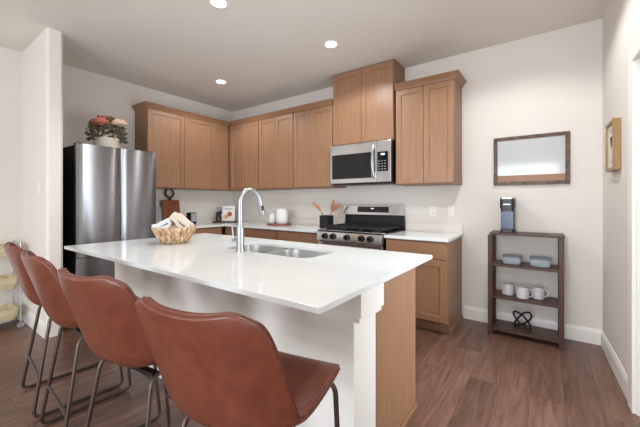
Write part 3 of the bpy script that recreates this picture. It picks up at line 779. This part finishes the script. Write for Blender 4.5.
# ------------------------------------------------------------------ left counter: cutting boards, small black box
t = thing('cutting_board', 'brown acacia cutting board with ring handle leaning by the fridge', 'cutting board', (.12, -1.19, .9145), 0)
LEAN = Matrix.Translation((.125, -1.19, .9145)) @ Matrix.Rotation(-.16, 4, 'Y')
b = MB(); b.box(-.011, .011, -.135, .135, .002, .37, .005); b.xf(LEAN); b.build('board', 'acacia', t)
b = MB(); b.tube([(0, .062*math.sin(a), .475+.062*math.cos(a)) for a in [2*PI*i/32 for i in range(32)]], .0125, 8, closed=True); b.box(-.009, .009, -.02, .02, .365, .418, .003); b.xf(LEAN); b.build('ring_handle', 'darkwood', t, 50)
b = MB(); b.box(-.008, .008, -.11, .11, .002, .265, .004); b.xf(Matrix.Translation((.10, -1.42, .9145)) @ Matrix.Rotation(-.16, 4, 'Y'))
tag(b.build('cutting_board', 'greyp', None), 'plain grey board half hidden behind the ring-handled cutting board', 'cutting board')
t = thing('black_container', 'small black box-shaped container with sloping handle on the fridge-side counter', 'container', (.24, -.955, .9145))
MB().box(.185, .295, -1.005, -.905, .915, 1.095, .006).build('body', 'black', t)
MB().box(.296, .299, -.995, -.915, .96, 1.085, .001).build('front_panel', 'greyp', t)
h = MB(); h.tube([(.24, -1.0, 1.02), (.245, -1.06, 1.03), (.25, -1.13, 1.075)], [.016, .012, .014], 8); h.build('handle', 'black', t, 50)
# corner: tray, recipe card, jar
RC = Matrix.Translation((.255, -.345, .9145)) @ Matrix.Rotation(math.radians(36), 4, 'Z')
b = MB(); b.prism(rrect(0, 0, .19, .095, .02, 5), 0, .018, bev=.004); b.xf(RC); tag(b.build('serving_tray', 'darkwood', None, 30), 'dark wooden tray across the counter corner under card and jar', 'tray')
t = thing('recipe_card', 'white recipe card with round orange food pictures leaning on the corner tray', 'card', (.20, -.31, .933))
LE = RC @ Matrix.Translation((.03, .045, .0195)) @ Matrix.Rotation(-.14, 4, 'X')
b = MB(); b.box(-.105, .105, -.004, .004, 0.001, .255, .001); b.xf(LE); b.build('card_board', 'paper', t)
for (cx_, cz_, r, mt, nm) in ((.02, .115, .042, 'ink', 'food_picture'), (-.035, .075, .034, 'ink2', 'food_picture')):
    b = MB(); b.lathe([(r, -.0052), (r, -.0042)], (0, 0, 0), 24, axis='y'); b.xf(LE @ Matrix.Translation((cx_, 0, cz_))); b.build(nm, mt, t)
b = MB(); b.box(-.07, .07, -.0055, -.0042, .20, .212); b.box(-.05, .05, -.0055, -.0042, .18, .188); b.xf(LE); b.build('caption_lines', 'greyp', t)
t = thing('storage_jar', 'dark red-brown jar standing on the corner tray beside the card', 'jar', (.09, -.40, .933))
cj = RC @ Vector((-.115, -.01, .0185)); 
MB().lathe([(.04, 0), (.048, .008), (.05, .07), (.04, .09), (.034, .10)], cj, 24).build('body', 'jar', t, 40)
MB().lathe([(.04, .1), (.042, .105), (.042, .145), (.03, .155)], cj, 24).build('lid', 'black', t, 40)
t = thing('photo_card', 'small grey and white print standing behind the dark jar in the corner', 'card', (.07, -.36, .933))
LE = RC @ Matrix.Translation((-.132, .078, .0195)) @ Matrix.Rotation(-.1, 4, 'X')
b = MB(); b.box(-.06, .055, -.003, .003, .001, .245, .001); b.xf(LE); b.build('print', 'paper', t)
b = MB(); b.box(-.052, .05, -.0042, -.003, .17, .237); b.xf(LE); b.build('grey_picture', 'greyp', t)
b = MB(); b.prism([(-.05, .15), (.02, .175), (.05, .15), (.05, .12), (-.05, .12)], 0, .001, LE @ Matrix.Translation((0, -.003, 0)) @ Matrix.Rotation(PI/2, 4, 'X')); b.build('dark_picture', 'darkp', t)
# canisters on a board
m = MB(); m.lathe([(.19, 0), (.20, .005), (.20, .016), (.195, .02)], (1.37, -.25, .9145), 40, sy=.8); tag(m.build('serving_board', 'redwood', None, 40), 'thin reddish wooden board under the white canisters', 'serving board')
for cx_, cy_, r, h_, lb in ((1.425, -.25, .085, .215, 'large white textured canister on the reddish board'), (1.262, -.275, .055, .145, 'small white canister on the reddish board')):
    t = thing('canister', lb, 'canister', (cx_, cy_, .935))
    MB().lathe([(r*.82, 0), (r*.95, .012), (r, h_*.3), (r, h_*.65), (r*.94, h_-.03), (r*.8, h_-.012)], (cx_, cy_, .935), 64, .03, 16).build('body', 'ceramic', t, 60)
    MB().lathe([(r*.82, h_-.0115), (r*.82, h_-.006), (r*.7, h_), (.015, h_+.004)], (cx_, cy_, .935), 32).build('lid', 'ceramic', t, 60)
# utensil pot
UX, UY = 2.235, -.27
t = thing('utensil_pot', 'square black pot holding wooden utensils left of the stove', 'pot', (UX, UY, .9145))
m = MB(); q = .066
m.rings([[(UX+a*s_, UY+b*s_, .9145+z_) for a, b in ((-q, -q), (q, -q), (q, q), (-q, q))] for s_, z_ in ((.98, 0), (1, .004), (1, .165), (.93, .165), (.92, .012))]); m.build('pot_wall', 'iron', t)
def leafy(x, y, pts, hw_, lb):
    # long handle that ends in a bent, leaf-shaped blade; pts are (sideways, height) from the handle's foot
    W_ = Vector((.82, .57, 0)); b_ = Vector((UX+x, UY+y, .928)); P_ = [b_+W_*a+Vector((0, 0, z)) for a, z in pts]
    t_ = thing('wooden_utensil', lb, 'utensil', tuple(b_), 0, 'utensils in the black pot')
    s = MB(); s.tube([P_[0], P_[1], P_[2]], .005, 8); s.build('handle', 'rosew', t_, 50)
    m = MB(); L = []; nn = 9
    for i in range(nn):
        q = i/(nn-1); p = P_[2]*(1-q)**2+P_[3]*2*q*(1-q)+P_[4]*q*q; tg = ((P_[3]-P_[2])*(1-q)+(P_[4]-P_[3])*q).normalized()
        sd = tg.cross(Vector((.57, -.82, 0))).normalized(); f = Vector((.57, -.82, 0))
        r = max(.004, hw_*math.sin(PI*min(1, .08+q*.92))**.75)
        L.append([p+sd*r*math.cos(a)+f*.005*math.sin(a) for a in [2*PI*k_/10 for k_ in range(10)]])
    m.rings(L); m.build('blade', 'rosew', t_, 60)
leafy(.005, .02, [(0, 0), (-.06, .16), (-.10, .22), (-.15, .30), (-.20, .325)], .018, 'slender rose-brown utensil reaching farthest left out of the black pot')
leafy(-.015, -.02, [(0, 0), (-.035, .16), (-.05, .20), (-.075, .27), (-.16, .30)], .020, 'rose-brown utensil bending left just above the black pot rim')
leafy(.0, .035, [(0, 0), (.03, .16), (.045, .21), (.075, .28), (.075, .36)], .030, 'broad upright rose-brown utensil, tallest in the black pot')
leafy(.018, -.015, [(0, 0), (.045, .16), (.07, .20), (.12, .27), (.19, .29)], .026, 'rose-brown utensil leaning right towards the stove from the black pot')
# ------------------------------------------------------------------ wicker cart by the left wall
def make_cart():
    x0, x1, y0, y1 = .04, .32, -3.22, -2.875
    t = thing('rolling_cart', 'three-tier wire rolling cart with pale wicker baskets by the stub wall', 'cart', ((x0+x1)/2, (y0+y1)/2, 0))
    for x in (x0, x1):
        for y in (y0, y1): MB().tube([(x, y, .06), (x, y, .86)], .006, 8).build('upright', 'silver', t, 60)
    for z in (.09, .40, .72):
        L = []
        for ins, zz in ((.03, z), (.012, z+.05), (.008, z+.10)): L.append([(a, b, zz) for a, b in rrect((x0+x1)/2, (y0+y1)/2, (x1-x0)/2-ins, (y1-y0)/2-ins, .03, 4)])
        for ins, zz in ((.018, z+.10), (.022, z+.05), (.04, z+.012)): L.append([(a, b, zz) for a, b in rrect((x0+x1)/2, (y0+y1)/2, (x1-x0)/2-ins, (y1-y0)/2-ins, .03, 4)])
        m = MB(); m.rings(L); bk = m.build('basket', 'wicker', t)
        r = MB(); r.tube([(a, b, z+.10) for a, b in rrect((x0+x1)/2, (y0+y1)/2, (x1-x0)/2-.012, (y1-y0)/2-.012, .03, 4)], .008, 6, closed=True); r.build('basket_rim', 'wicker', bk, 60)
    for x in (x0, x1):
        for y in (y0, y1):
            c_ = MB(); c_.lathe([(.026, -.009), (.028, -.005), (.028, .005), (.026, .009)], (x, y, .029), 20, axis='x'); ca = c_.build('caster', 'silver', t, 40)
            MB().box(x-.013, x+.013, y-.008, y+.008, .055, .068).build('caster_fork', 'chrome', ca)
make_cart()
